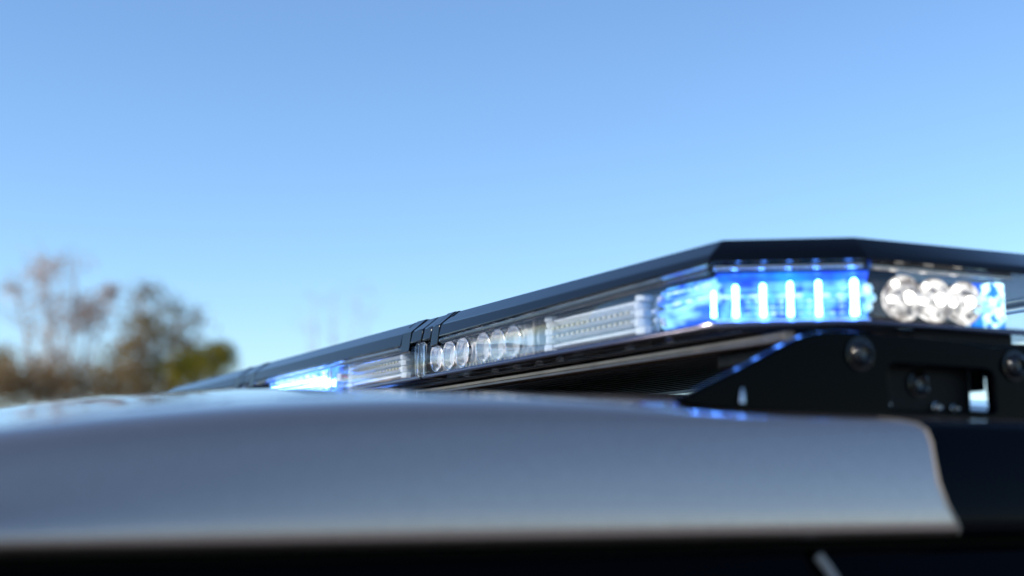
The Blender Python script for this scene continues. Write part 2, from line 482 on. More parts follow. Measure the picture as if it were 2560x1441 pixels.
COVER = [(-.004, .1150, 1), (.0110, .1150, 1), (.0126, .1158, 1), (.0104, .1253, 0), (-.0025, .1356, 0), (-.022, .1370, 0), (-.06, .1376, 0)]
def cover(lo, hi, name, grow=0.0, dz=0.0, mat='cover_black', bevel=.0009):
    rings = [ring(d + grow, z + dz * (-1 if i < 3 else 0) + (grow if i > 3 else 0), lo, hi, k) for i, (d, z, k) in enumerate(COVER)]
    return MB().loft(rings, True, True).build(name, M[mat], bar, bevel=bevel, angle=25)
V1, V2 = 1.0365, 1.5415
cover(.50, .9982, 'end_cover'); cover(1.0772, 2 * VC - 1.0772, 'middle_cover'); cover(2 * VC - .9982, 2.1, 'end_cover')
for mir in (False, True):
    mm = (lambda a, b: (2 * VC - b, 2 * VC - a)) if mir else (lambda a, b: (a, b))
    cover(*mm(.9998, 1.0138), 'cover_clip', grow=.0006, dz=.0062)
    cover(*mm(1.0575, 1.0755), 'cover_clip', grow=.0006, dz=.0062)
    cover(*mm(1.0156, 1.0310), 'cover_bridge', bevel=.0006)
    cover(*mm(1.0342, 1.0558), 'cover_bridge', bevel=.0006)
    # flat dark blocks by the clips, standing for the dark of recessed notches
    for v in ((.9930, .9990), (1.0768, 1.0830)):
        lo, hi = mm(*v)
        mb = MB(); q = [(.4405, .1316), (.4455, .1356), (.4600, .1366)]
        mb.loft([[(u - .0002, lo, z + .0003) for u, z in q] + [(u + .002, lo, z - .003) for u, z in q[::-1]], [(u - .0002, hi, z + .0003) for u, z in q] + [(u + .002, hi, z - .003) for u, z in q[::-1]]], True, True)
        mb.build('clip_latch', M['satin_black'], bar, smooth=False)
# core behind the gaps
MB().loft([ring(.006, .1160, .5, 2.2, 1), ring(.006, .1250, .5, 2.2), ring(-.006, .1330, .5, 2.2)], True, True).build('cover_core', M['satin_black'], bar, smooth=False)

# clear lenses: one shell for each section
def lens(lo, hi):
    prof = [(.0085, .1149, 1), (.0100, .1130, .8), (.0112, .1090, .6), (.0115, .1000, 0), (.0115, .0905, 0), (.0105, .0885, 0), (.0080, .0874, 0), (.0, .0868, 0), (-.026, .0850, 0)]
    pl = [ring(d, z, lo, hi, k) for d, z, k in prof]
    n = len(pl[0])
    keep = [j for j in range(n)]
    mb = MB()
    vs = [p for r in pl for p in r]; fs = []
    for i in range(len(pl) - 1):
        for j in range(n):
            k = (j + 1) % n
            a, b = pl[i][j], pl[i][k]
            if abs(a[1] - b[1]) < 1e-5 and (abs(a[1] - lo) < 1e-5 or abs(a[1] - hi) < 1e-5) and abs(a[0] - b[0]) > .15:
                continue                      # open where two lenses butt together
            fs.append((i * n + j, i * n + k, (i + 1) * n + k, (i + 1) * n + j))
    return mb.add(vs, fs).build('clear_lens', M['lens'], bar, solid=.0016, angle=25)
lens(.5, 1.0350); lens(1.0375, 2 * VC - 1.0375); lens(2 * VC - 1.0350, 2.2)
# rims above and below the lens
def rim(d, z, r, lo, hi, name, mat, k):
    pl = clip(offset(T, d), lo, hi)
    idx = [i for i in range(len(pl))]
    pts = [(p.x, p.y, z + k * lip(p.y)) for p in pl]
    # open polyline: break at the cut side
    brk = None
    n = len(pts)
    for i in range(n):
        a, b = pts[i], pts[(i + 1) % n]
        if abs(a[1] - b[1]) < 1e-5 and abs(a[0] - b[0]) > .15: brk = i
    runs = []
    cuts = [i for i in range(n) if abs(pts[i][1] - pts[(i + 1) % n][1]) < 1e-5 and abs(pts[i][0] - pts[(i + 1) % n][0]) > .15]
    if not cuts: runs = [pts + [pts[0]]]
    else:
        for ci, c in enumerate(cuts):
            e = cuts[(ci + 1) % len(cuts)]
            run = []; i = (c + 1) % n
            while True:
                run.append(pts[i])
                if i == e: break
                i = (i + 1) % n
            runs.append(run)
    mb = MB()
    for run in runs:
        if len(run) > 1: MB().tube(run, r, 12).build(name, mat, bar, angle=60)
for lo, hi in ((.6345, .9985), (1.077, 2 * VC - 1.077), (2 * VC - .9985, 2 * VC - .6345)):
    rim(.0098, .1126, .0025, lo, hi, 'upper_rim', M['smoke'], 1)
for lo, hi in ((.5, 1.0345), (1.038, 2 * VC - 1.038), (2 * VC - 1.0345, 2.2)):
    rim(.0096, .0873, .0017, lo, hi, 'lower_rim', M['rim_dark'], 0)
# rounded acrylic edges where the lens sections meet
for v in (1.0285, 1.0335, 1.0405, 2 * VC - 1.0285, 2 * VC - 1.0335, 2 * VC - 1.0405):
    MB().tube([(.4310, v, .0875), (.4300, v, .0895), (.4300, v, .1110), (.4315, v, .1135)], .0016, 10).build('lens_flange', M['glass_rod'], bar)
mb = MB(); mb.box((.434, .452), (1.030, 1.0395), (.0865, .1140)); mb.build('joint_block', M['tray'], bar, bevel=.001)
mb = MB(); mb.box((.434, .452), (2 * VC - 1.0395, 2 * VC - 1.030), (.0865, .1140)); mb.build('joint_block', M['tray'], bar, bevel=.001)

# aluminium base with ribbed underside
mb = MB()
MB().loft([[(a, v, z) for a, z in ((.4700, .0846), (.4690, .0836), (.4693, .0812), (.4690, .0808), (.4695, .0790), (.4730, .0785), (.4762, .0785), (.4762, .0846))] for v in (.618, 2 * VC - .618)], True, True).build('base_extrusion', M['alu'], bar, angle=20, bevel=.0003)
pr = [(.4764, .0846), (.4764, .0783)]
u = .478
while u < .622:
    pr += [(u, .0785), (u + .0008, .0768), (u + .0042, .0768), (u + .005, .0785)]
    u += .0105
pr += [(.6535, .0785), (.657, .079), (.6575, .0836), (.6565, .0846)]
r0 = [(a, .618, z) for a, z in pr]; r1 = [(a, 2 * VC - .618, z) for a, z in pr]
mb.loft([[(p[0], p[1], p[2]) for p in r0], r1], True, True)
# near end is narrower so daylight passes behind the end lamp
mb.build('ribbed_underside', M['dark_alu'], bar, angle=20, bevel=.0004)
MB().box((.4605, .6660), (.66, 2 * VC - .66), (.0852, .0872)).build('floor_tray', M['tray'], bar, bevel=.0008)
for S in (lambda v: v, lambda v: 2 * VC - v):
    MB().loft([[(u, S(v), z) for u, v in ((.4605, .6598), (.4605, .645), (.507, .602), (.5965, .602), (.5965, .6598))] for z in (.0852, .0872)], True, True).build('floor_tray', M['tray'], bar, bevel=.0006)
MB().box((.4640, .6625), (.745, 2 * VC - .745), (.0874, .1120)).build('inner_housing', M['tray'], bar, bevel=.002)
# screw bosses moulded in the lens floor
for v in (.700, .745, .835, .865, .900, .935, .985):
    mb = MB(); f = frame((.449, v, 0), (1, 0, 0), (0, 0, 1))
    mb.add([], [])
    ringz = lambda r, z: [(.4485 + r * math.cos(2 * math.pi * k / 12), v + r * math.sin(2 * math.pi * k / 12), z) for k in range(12)]
    mb.loft([ringz(.0030, .0845), ringz(.0030, .0851), ringz(.0020, .0862), ringz(.0016, .0872)], True, True)
    mb.build('screw_boss', M['dome'], bar)

# ---- lamp modules -------------------------------------------------
FRONT = lambda v: frame((.4372, v, 0), (0, -1, 0), (-1, 0, 0))      # a runs towards the near end, n out of the lens

def triple(v, lit=None, name='spot_module'):
    """three reflector cups side by side, v = centre"""
    f = FRONT(v) if not callable(v) else v
    mb = MB()
    out = [(-.0385, .0985), (-.0375, .0935), (-.034, .0900), (-.030, .0893), (.030, .0893), (.034, .0900), (.0375, .0935), (.0385, .0985), (.0385, .1045), (.0375, .1095), (.034, .1122), (.030, .1128), (-.030, .1128), (-.034, .1122), (-.0375, .1095), (-.0385, .1045)]
    mb.loft([[f(a, -.013, z) for a, z in out], [f(a * 1.0, -.0035, z) for a, z in out], [f(a * .97, -.002, .101 + (z - .101) * .95) for a, z in out]], True, True)
    body = mb.build(name, M['optic_body'] if not lit else M['white_glow'], bar, angle=40)
    for k in (-1, 0, 1):
        g = lambda a, n, z, k=k: f(a + k * .0245, n, z + .1010)
        mb = MB(); mb.lathe([(.0113, .0035), (.0117, .0030), (.0114, .0010), (.0100, -.0045), (.0075, -.0085), (.0035, -.0105), (.0016, -.0108)], g, 24)
        mb.build('reflector_cup', M['chrome'], body, solid=.0008)
        mb = MB(); mb.lathe([(.0, .0030), (.0035, .0026), (.0062, .0012), (.0078, -.0010), (.0072, -.0040), (.0045, -.0085)], g, 20)
        mb.build('collimator', M['dome'], body)
        mb = MB(); mb.lathe([(.0, -.0085), (.0022, -.0088), (.0026, -.0104)], g, 12)
        mb.build('led', lit or M['led_die'], body)
        mb = MB()
        mb.lathe([(.0, .0040), (.0060, .0038), (.0100, .0032), (.0116, .0026)], g, 24); mb.build('cup_lens', M['dome'], body)
        for ang, w, h in ((1.15, .0034, .0026), (-1.75, .0040, .0022)):  # white petals added to stand for sun highlights on the cup rim
            mb = MB(); mb.lathe([(.0, .0026), (.55, .0022), (.9, .0010), (1.0, -.0006), (.8, -.002)], lambda a, n, z, g=g, ang=ang, w=w, h=h: g(.0098 * math.cos(ang) + a * w, n, .0098 * math.sin(ang) + z * h), 12)
            mb.build('reflector_lip', M['optic_body'], body)
    return body

def linear(v0, v1, kind=None):
    """long fluted optic with two rows of LEDs; v0 far end, v1 near end"""
    L = v0 - v1; f = FRONT(v0); lit = kind is not None
    mb = MB(); mb.box((.004, L - .004), (-.0125, -.0095), (.0895, .1140), f)
    body = mb.build('linear_module', M['optic_body'] if not lit else M['blue_deep'], bar, bevel=.0006)
    # ridged lens running the length of the module
    pr = [(-.009, .0902)]
    for z0, z1, h in ((.0902, .0955, .0055), (.0960, .1010, .0075), (.1015, .1065, .0075), (.1070, .1125, .0050)):
        for i in range(6):
            t = i / 5; pr.append((-.006 + h * math.sin(math.pi * t) ** .7, z0 + (z1 - z0) * t))
    pr.append((-.009, .1125))
    mb = MB(); mb.loft([[f(.012, n, z) for n, z in pr], [f(L - .012, n, z) for n, z in pr]], True, True)
    mb.build('fluted_lens', M['optic'] if not lit else M['blue_hot'], body, angle=40)
    if lit:
        mb = MB(); mb.box((-.004, L + .004), (-.010, .0030), (.1136, .1149), f); mb.build('top_reflector', M['blue_deep'], body, bevel=.0004)  # added glowing plate, stands for blue light caught by the upper rim
    n_led = max(6, int(L / .0085))
    for zc in (.0985, .1040):
        mb = MB()
        for i in range(n_led):
            a = .014 + (L - .028) * (i + .5) / n_led
            mb.box((a - .0013, a + .0013), (.0012, .0028), (zc - .0009, zc + .0009), f)
        o = mb.build('led_row', M['led_die'] if not lit else M['blue_bar'], body, smooth=False); o['kind'] = 'stuff'
    # bracket columns on both ends, stepped outline
    for a0, sg in ((.0, 1), (L, -1)):
        mb = MB()
        for z0, z1, w in ((.0895, .0945, .0125), (.0945, .1000, .0090), (.1000, .1050, .0105), (.1050, .1095, .0080), (.1095, .1135, .0120)):
            c = a0 + sg * (.0125 - w * .5)
            rr = lambda z, s: [f(c + w * .5 * s * math.cos(2 * math.pi * k / 10), -.003 + .0055 * s * math.sin(2 * math.pi * k / 10), z) for k in range(10)]
            mb.loft([rr(z0, .85), rr(z0 + .0006, 1), rr(z1 - .0006, 1), rr(z1, .85)], True, True)
        mb.build('end_column', M['optic'] if not lit else M['blue_glow'], body)
    return body

triple(.9865); triple(.9015)
linear(.836, .707)
linear(1.220, 1.078)
lm = linear(1.463, 1.264, 'blue')
# round projector at the near end of the lit module
mb = MB(); f = FRONT(1.273); mb.lathe([(.0, .0042), (.004, .0036), (.0072, .001), (.0085, -.004)], lambda a, n, z: f(a, n, z + .0975), 16); mb.build('round_lens', M['blue_bar'], lm)
triple(1.640); triple(1.737)
linear(1.915, 1.800)
mb = MB(); f = FRONT(.8560)
mb.lathe([(.0, .0038), (.4, .0034), (.8, .0012), (1.0, -.0035), (1.0, -.009)], lambda a, n, z: f(a * .0095, n, .1010 + z * .0112), 20); ed = mb.build('round_lens', M['dome'], bar)
mb = MB(); mb.lathe([(.0, .0010), (.6, .0002), (.92, -.0030), (.95, -.009)], lambda a, n, z: f(a * .0080, n, .1010 + z * .0098), 20); mb.build('diffuser', M['optic'], ed)
# connector and red wire seen in the gap
mb = MB(); mb.box((.4400, .4470), (1.2490, 1.2600), (.0990, .1060)); con = mb.build('connector', M['white_plastic'], bar, bevel=.0008)
MB().tube([(.442, 1.249, .1030), (.443, 1.243, .1025), (.444, 1.236, .1005), (.446, 1.229, .0985)], .0011, 8).build('red_wire', M['wire'], con)
MB().box((.4360, .4380), (1.2655, 1.2690), (.0890, .1130)).build('divider', M['optic'], bar, bevel=.0004)
MB().box((.4370, .4395), (.8500, .8530), (.0890, .1130)).build('divider', M['seal'], bar, bevel=.0004)
# small brass pins along the foot of the spot modules
mb = MB()
rnd = random.Random(5)
for i in range(16):
    v = .955 - i * .0065 - rnd.uniform(0, .002)
    mb.box((.4335, .4343), (v - .0006, v + .0006), (.0888, .0900 + rnd.uniform(0, .0022)))
pins = mb.build('pin_row', M['led_die'], bar, smooth=False); pins['kind'] = 'stuff'

# ---- corner lamp, lit blue -----------------------------------------
A = Vector((.4390, .6363)); B = Vector((.5023, .5936)); td = (B - A).normalized(); nd = Vector((td.y, -td.x))
CF = frame((A.x, A.y, 0), (td.x, td.y, 0), (nd.x, nd.y, 0))
def corner(F, mirror=False):
    mb = MB(); mb.box((.002, .0800), (-.0085, -.0065), (.0900, .1150), F); body = mb.build('corner_lamp', M['blue_glow'], bar, bevel=.0005)
    # sloping reflector above the bars, its blue light put in as glow
    mb = MB(); mb.add([F(.000, -.006, .1115), F(.080, -.006, .1115), F(.0805, -.0008, .1152), F(-.0005, -.0008, .1152), F(.000, -.008, .1115), F(.080, -.008, .1115), F(.0805, -.0008, .1160), F(-.0005, -.0008, .1160)],
                      [(0, 1, 2, 3), (7, 6, 5, 4), (0, 4, 5, 1), (1, 5, 6, 2), (2, 6, 7, 3), (3, 7, 4, 0)])
    mb.build('top_reflector', M['blue_deep'], body, smooth=False)
    mb = MB(); mb.add([F(.000, -.006, .0915), F(.080, -.006, .0915), F(.082, .003, .0885), F(-.002, .003, .0885), F(.000, -.008, .0910), F(.080, -.008, .0910), F(.082, .003, .0878), F(-.002, .003, .0878)],
                      [(0, 1, 2, 3), (7, 6, 5, 4), (0, 4, 5, 1), (1, 5, 6, 2), (2, 6, 7, 3), (3, 7, 4, 0)])
    mb.build('bottom_reflector', M['optic_body'], body, smooth=False)
    MB().tube([F(-.0015, .0022, .1189), F(.0775, .0022, .1189)], .0015, 14).build('trim_bead', M['trim'], body)
    # lit vertical bars
    for a, zt, w in ((-.0020, .1065, .0011), (.0098, .1095, .0014), (.0245, .1100, .0014), (.0390, .1108, .0014), (.0540, .1112, .0014), (.0729, .1118, .0018)):
        mb = MB(); rr = lambda z, s, a=a, w=w: [F(a + w * s * math.cos(2 * math.pi * k / 10), -.001 + w * s * math.sin(2 * math.pi * k / 10), z) for k in range(10)]
        mb.loft([rr(.0920, .6), rr(.0926, 1.25), rr(.0945, 1.1), rr(.100, .95), rr(zt - .0014, 1.1), rr(zt, .6)], True, True)
        mb.build('led_bar', M['blue_bar'], body)
    # fluted clear optic between the bars
    for zc, r, mt in ((.0958, .0016, 'blue_glow'), (.0990, .0014, 'blue_glow'), (.1037, .0009, 'blue_line'), (.1072, .0014, 'blue_glow')):
        MB().tube([F(.001, -.0045, zc), F(.0790, -.0045, zc)], r, 8).build('horizontal_flute', M[mt], body)
    for a in (.0165, .0215, .0300, .0345, .0450, .0495, .0610, .0665):
        mb = MB(); mb.box((a - .0014, a + .0014), (-.0055, -.0035), (.0935, .1015), F); mb.build('optic_cell', M['blue_line'] if a in (.0300, .0610) else M['optic'], body, bevel=.0005)
    # clear bulbs at the near edge
    for a, z in ((.0800, .1065), (.0815, .1015), (.0795, .0965), (.0672, .1085)):
        mb = MB(); mb.lathe([(.0, .0035), (.0018, .0028), (.0027, .0005), (.0022, -.003)], lambda x, n, zz, a=a, z=z: F(x + a, n - .002, zz + z), 12); mb.build('clear_bulb', M['blue_line'], body)
    return body
corner(CF)
# front wing of the corner lamp: the same blue behind a ribbed optic facing forward
f = FRONT(.700)
mb = MB(); mb.box((.001, .060), (-.012, -.009), (.0895, .1160), f); wing = mb.build('side_lamp', M['blue_glow'], bar, bevel=.0005)
mb = MB()
pr = [(-.008, .0905)]
for z0, z1, h in ((.0905, .0965, .004), (.0968, .1030, .006), (.1033, .1090, .006), (.1093, .1140, .004)):
    for i in range(6):
        t = i / 5; pr.append((-.006 + h * math.sin(math.pi * t) ** .7, z0 + (z1 - z0) * t))
pr.append((-.008, .1140))
mb.loft([[f(.006, n, z) for n, z in pr], [f(.058, n, z) for n, z in pr]], True, True); mb.build('ribbed_optic', M['blue_wing'], wing, angle=40)
for zc, mt in ((.1035, 'blue_line'), (.1100, 'blue_line')):
    MB().tube([f(.016, .0005, zc), f(.060, .0005, zc)], .0007, 8).build('light_line', M[mt], wing)
for a, z in ((.0115, .1085), (.0100, .1075), (.006, .0960), (.013, .0955), (.0145, .0930), (.004, .1015)):
    mb = MB(); mb.lathe([(.0, .003), (.0012, .0022), (.0016, 0)], lambda x, n, zz, a=a, z=z: f(x + a, n, zz + z), 10); mb.build('clear_bulb', M['optic'], wing)

# ---- end lamp: three white reflectors facing sideways, then a blue corner block
EF = frame((.5600, .5995, 0), (1, 0, 0), (0, -1, 0))
mb = MB(); mb.box((-.0390, .0330), (-.0150, -.0115), (.0890, .1160), EF); al = mb.build('end_lamp', M['tray'], bar, bevel=.0008)
for a, s in ((-.0235, 1.0), (-.0015, .98), (.0205, .96)):
    g = lambda x, n, z, a=a: EF(x + a, n, z + .1036)
    mb = MB(); mb.lathe([(.0128 * s, .0015), (.0130 * s, .0008), (.0124 * s, -.0010), (.0104 * s, -.0055), (.0070 * s, -.0085), (.0018, -.0095)], g, 28, sz=1.0); mb.build('reflector_cup', M['white_cup'], al, solid=.0006)
    mb = MB(); mb.lathe([(.0, .0058), (.004, .0050), (.0068, .0030), (.0078, .0), (.0066, -.005), (.004, -.008)], g, 20); mb.build('collimator', M['white_glow'], al)
    mb = MB(); mb.lathe([(.0, .0070), (.0030, .0060), (.0042, .0030)], g, 14); mb.build('led', M['white_led'], al)
    mb = MB(); mb.lathe([(.0, .0024), (.0014, .0020), (.0021, .0008)], lambda x, n, zz, g=g: g(x * 1.1 - .0058, n, zz * .9 + .0078), 12); mb.build('led', M['white_led'], al)  # added glowing spot, stands for a sunlit highlight at the cup's upper left
    mb = MB(); mb.lathe([(.0, .0026), (.0014, .0022), (.0022, .0008)], lambda x, n, zz, g=g: g(x * 1.5 - .0086, n, zz * .8 - .0010), 12); mb.build('led', M['white_led'], al)  # added glowing spot, stands for the bright middle band of the cup
    mb = MB(); mb.lathe([(.0, .0042), (.0066, .0038), (.0105, .0030), (.0122, .0020)], g, 24); mb.build('cup_lens', M['dome'], al)
    for ang in (.9, 2.2, 3.6, 5.2):
        mb = MB(); mb.lathe([(.0, .0020), (.0014, .0014), (.0019, 0), (.0010, -.002)], lambda x, n, zz, ang=ang: g(x + .0088 * math.cos(ang), n, zz + .0088 * math.sin(ang)), 8)
        mb.build('facet', M['white_glow'], al)
MB().tube([EF(-.052, .0068, .1189), EF(.050, .0068, .1189)], .0015, 14).build('trim_bead', M['trim'], al)
mb = MB(); mb.box((-.0385, .0330), (-.0090, .0040), (.0886, .0898), EF); mb.build('bottom_reflector', M['optic_body'], al, bevel=.0004)
BF = frame((.5985, .5995, 0), (1, 0, 0), (0, -1, 0))
mb = MB(); mb.box((-.0020, .0135), (-.012, -.009), (.0890, .1175), BF); bl = mb.build('side_lamp', M['blue_deep'], bar, bevel=.0006)
mb = MB(); mb.box((-.0600, .0115), (.0040, .0060), (.0800, .0868), BF); mb.build('end_skirt', M['satin_black'], bl, bevel=.0006)  # added black plate, stands for the shade under the end lens
mb = MB(); mb.box((.0030, .0130), (-.0085, .001), (.0893, .1168), BF); mb.build('ribbed_optic', M['blue_hot'], bl, bevel=.0012)
for a, z, r in ((-.0045, .1060, .0034), (.0000, .1010, .0028), (.0075, .1040, .0018), (-.0085, .0995, .0018), (.0085, .0945, .0018), (-.002, .0945, .0020)):
    mb = MB(); mb.lathe([(.0, r * 1.2), (r * .7, r * .9), (r, 0), (r * .7, -r * .9)], lambda x, n, zz, a=a, z=z: BF(x + a, n + .001, zz + z), 12); mb.build('clear_bulb', M['blue_line'], bl)

# ---- mounting block under the base and end bracket -------------------
def mounting(S, label_side):
    def P(u, v, z): return (u, S(v), z)
    mb = MB()
    out = [(.476, .612), (.476, .690), (.480, .697), (.488, .700), (.612, .700), (.620, .697), (.624, .690), (.624, .612)]
    mb.loft([[P(u, v, .0690) for u, v in out], [P(u, v, .0720) for u, v in out], [P(u, v, .0784) for u, v in out]], True, True)
    mb.build('mounting_block', M['satin_black'], bar, bevel=.002)
    # side plate of the bracket with its rectangular recess
    cu = bpy.data.curves.new('bracket_outline', 'CURVE'); cu.dimensions = '2D'; cu.fill_mode = 'BOTH'
    outer = [(.3665, .0408), (.3675, .0425), (.374, .0452), (.400, .0568), (.428, .0700), (.438, .0742), (.448, .0768), (.460, .0780), (.480, .0780), (.520, .0775), (.542, .0766), (.555, .0750), (.565, .0745), (.574, .0752), (.584, .0752), (.596, .0725),
             (.608, .0680), (.640, .0560), (.690, .0440), (.691, .0360), (.600, .0345), (.520, .0355), (.440, .0368), (.380, .0378), (.370, .0388)]
    hole = [(.4930, .0410), (.4920, .0600), (.4940, .0625), (.4970, .0634), (.5580, .0628), (.5620, .0615), (.5640, .0585), (.5650, .0420), (.5630, .0395), (.4960, .0392)]
    for pts in (outer, hole):
        s = cu.splines.new('POLY'); s.points.add(len(pts) - 1); s.use_cyclic_u = True
        for p, (a, b) in zip(s.points, pts): p.co = (a, b, 0, 1)
    cu.extrude = .0022; cu.bevel_depth = .0012; cu.bevel_resolution = 2; cu.offset = -.0008
    tmp = bpy.data.objects.new('tmp', cu); C.objects.link(tmp)
    dg = bpy.context.evaluated_depsgraph_get(); dg.update()
    me = bpy.data.meshes.new_from_object(tmp.evaluated_get(dg))
    bpy.data.objects.remove(tmp); bpy.data.curves.remove(cu)
    vs = [P(v.co.x, .5660 + v.co.z, v.co.y) for v in me.vertices]; fs = [tuple(p.vertices) for p in me.polygons]
    bpy.data.meshes.remove(me)
    br = MB().add(vs, fs).build('mounting_bracket', M['gloss_black'], bar, angle=30)
    # inner flange, recessed back plate, foot pad
    mb = MB(); top = [(.374, .0452), (.400, .0568), (.428, .0700), (.438, .0742), (.448, .0768), (.480, .0780), (.542, .0766), (.596, .0725), (.640, .0560)]
    mb.loft([[P(u, .5700, z - .001) for u, z in top], [P(u, .5745, z - .001) for u, z in top], [P(u, .5745, z - .004) for u, z in top], [P(u, .5700, z - .004) for u, z in top], [P(u, .5700, z - .001) for u, z in top]], closed=False)
    mb.build('flange', M['gloss_black'], br, angle=30)
    mb = MB(); mb.box((.4890, .5594), (min(S(.5755), S(.5785)), max(S(.5755), S(.5785))), (.0380, .0650)); mb.build('back_plate', M['satin_black'], br, bevel=.0008)
    mb = MB(); mb.box((.4890, .5740), (min(S(.5790), S(.6000)), max(S(.5790), S(.6000))), (.0525, .0660)); mb.build('back_rib', M['satin_black'], br, bevel=.001)
    mb = MB(); pad = [(.372, .0345 - .002), (.690, .0335 - .002), (.690, .0372), (.372, .0392)]
    mb.loft([[P(u, .5680, z) for u, z in pad], [P(u, .6050, z) for u, z in pad]], True, True); mb.build('foot_pad', M['rubber'], br, bevel=.001)
    F = lambda u, z: frame(P(u, .5622, z), (1, 0, 0), (0, S(0) - S(1) if False else (-1 if S(0) < VC else 1), 0))
    for u, z, r in ((.4734, .0672, .0068), (.5783, .0652, .0066)):
        g = F(u, z)
        mb = MB(); mb.lathe([(r * 1.25, 0), (r * 1.25, .0008), (r * 1.0, .0010), (r * .98, .0028), (r * .82, .0048), (r * .55, .0058), (r * .48, .0056), (r * .42, .0036), (.0, .0034)], g, 24); mb.build('bolt', M['steel'], br)
    G = lambda u, z: frame(P(u, .5750, z), (1, 0, 0), (0, -1 if S(0) < VC else 1, 0))
    for u, z, r, mt in ((.5229, .0545, .0060, 'steel'), (.4995, .0432, .0022, 'bright_steel'), (.5340, .0425, .0022, 'bright_steel'), (.5462, .0422, .0018, 'bright_steel')):
        mb = MB(); mb.lathe([(r * 1.2, 0), (r * 1.2, .0006), (r, .0008), (r * .95, .0024), (r * .6, .0036), (r * .45, .0034), (r * .4, .002), (.0, .0018)], G(u, z), 18); mb.build('bolt' if r > .003 else 'screw', M[mt], br)
    mb = MB(); mb.tube([P(.3998, .5610, .0405), P(.4003, .5612, .0440), P(.4012, .5622, .0475)], [.0013, .0011, .0006], 10); mb.build('rivet', M['bright_steel'], br)
    return br, P
br, P = mounting(lambda v: v, 'near')
mounting(lambda v: 2 * VC - v, 'far')

# raised lettering on the near bracket, black on black
def lettering(text, u0, u1, zc, h, name):
    cu = bpy.data.curves.new('lettering', 'FONT'); cu.body = text; cu.size = h * 1.4; cu.extrude = .0003; cu.resolution_u = 2
    tmp = bpy.data.objects.new('tmp', cu); C.objects.link(tmp)
    dg = bpy.context.evaluated_depsgraph_get(); dg.update()
    me = bpy.data.meshes.new_from_object(tmp.evaluated_get(dg))
    bpy.data.objects.remove(tmp); bpy.data.curves.remove(cu)
    xs = [v.co.x for v in me.vertices]; k = (u1 - u0) / (max(xs) - min(xs)); x0 = min(xs)
    vs = [(u0 + (v.co.x - x0) * k, .5628 - v.co.z, zc - h / 2 + v.co.y) for v in me.vertices]; fs = [tuple(p.vertices) for p in me.polygons]
    bpy.data.meshes.remove(me)
    MB().add(vs, fs).build(name, M['gloss_black'], br, smooth=False)
lettering('W/TusPRr', .4960, .5620, .0685, .0050, 'raised_lettering')

# ---------------------------------------------------------------- trees beyond the car
LEAF = {}
def leaf_mat(name, c1, c2, c3):
    m, N, L = new_mat(name)
    out = N.new('ShaderNodeOutputMaterial')
    oi = N.new('ShaderNodeTexCoord'); n = N.new('ShaderNodeTexNoise'); n.inputs['Scale'].default_value = 1.3; n.inputs['Detail'].default_value = 6
    L.new(oi.outputs['Object'], n.inputs['Vector'])
    r = N.new('ShaderNodeValToRGB'); r.color_ramp.elements[0].position = .35; r.color_ramp.elements[1].position = .68
    r.color_ramp.elements[0].color = (*c1, 1); r.color_ramp.elements[1].color = (*c3, 1)
    e = r.color_ramp.elements.new(.5); e.color = (*c2, 1)
    L.new(n.outputs['Fac'], r.inputs[0])
    d = N.new('ShaderNodeBsdfDiffuse'); t = N.new('ShaderNodeBsdfTranslucent'); mx = N.new('ShaderNodeMixShader'); mx.inputs[0].default_value = .3
    L.new(r.outputs[0], d.inputs[0]); L.new(r.outputs[0], t.inputs[0]); L.new(d.outputs[0], mx.inputs[1]); L.new(t.outputs[0], mx.inputs[2]); L.new(mx.outputs[0], out.inputs[0])
    return m
M['bark'] = pbr('bark', (.28, .22, .17), rough=.9, noise=.3, nscale=6, bump=.4, bscale=30)
M['pale_bark'] = pbr('pale_bark', (.52, .43, .36), rough=.9, noise=.25, nscale=6, bump=.4, bscale=30)
M['leaf_rust'] = leaf_mat('rust_leaves', (.42, .31, .24), (.58, .43, .34), (.70, .55, .45))
M['leaf_olive'] = leaf_mat('olive_leaves', (.13, .10, .03), (.26, .18, .05), (.38, .24, .09))
M['leaf_green'] = leaf_mat('green_leaves', (.07, .085, .015), (.19, .17, .025), (.30, .23, .04))
M['leaf_brown'] = leaf_mat('brown_leaves', (.15, .10, .055), (.26, .175, .09), (.34, .23, .12))

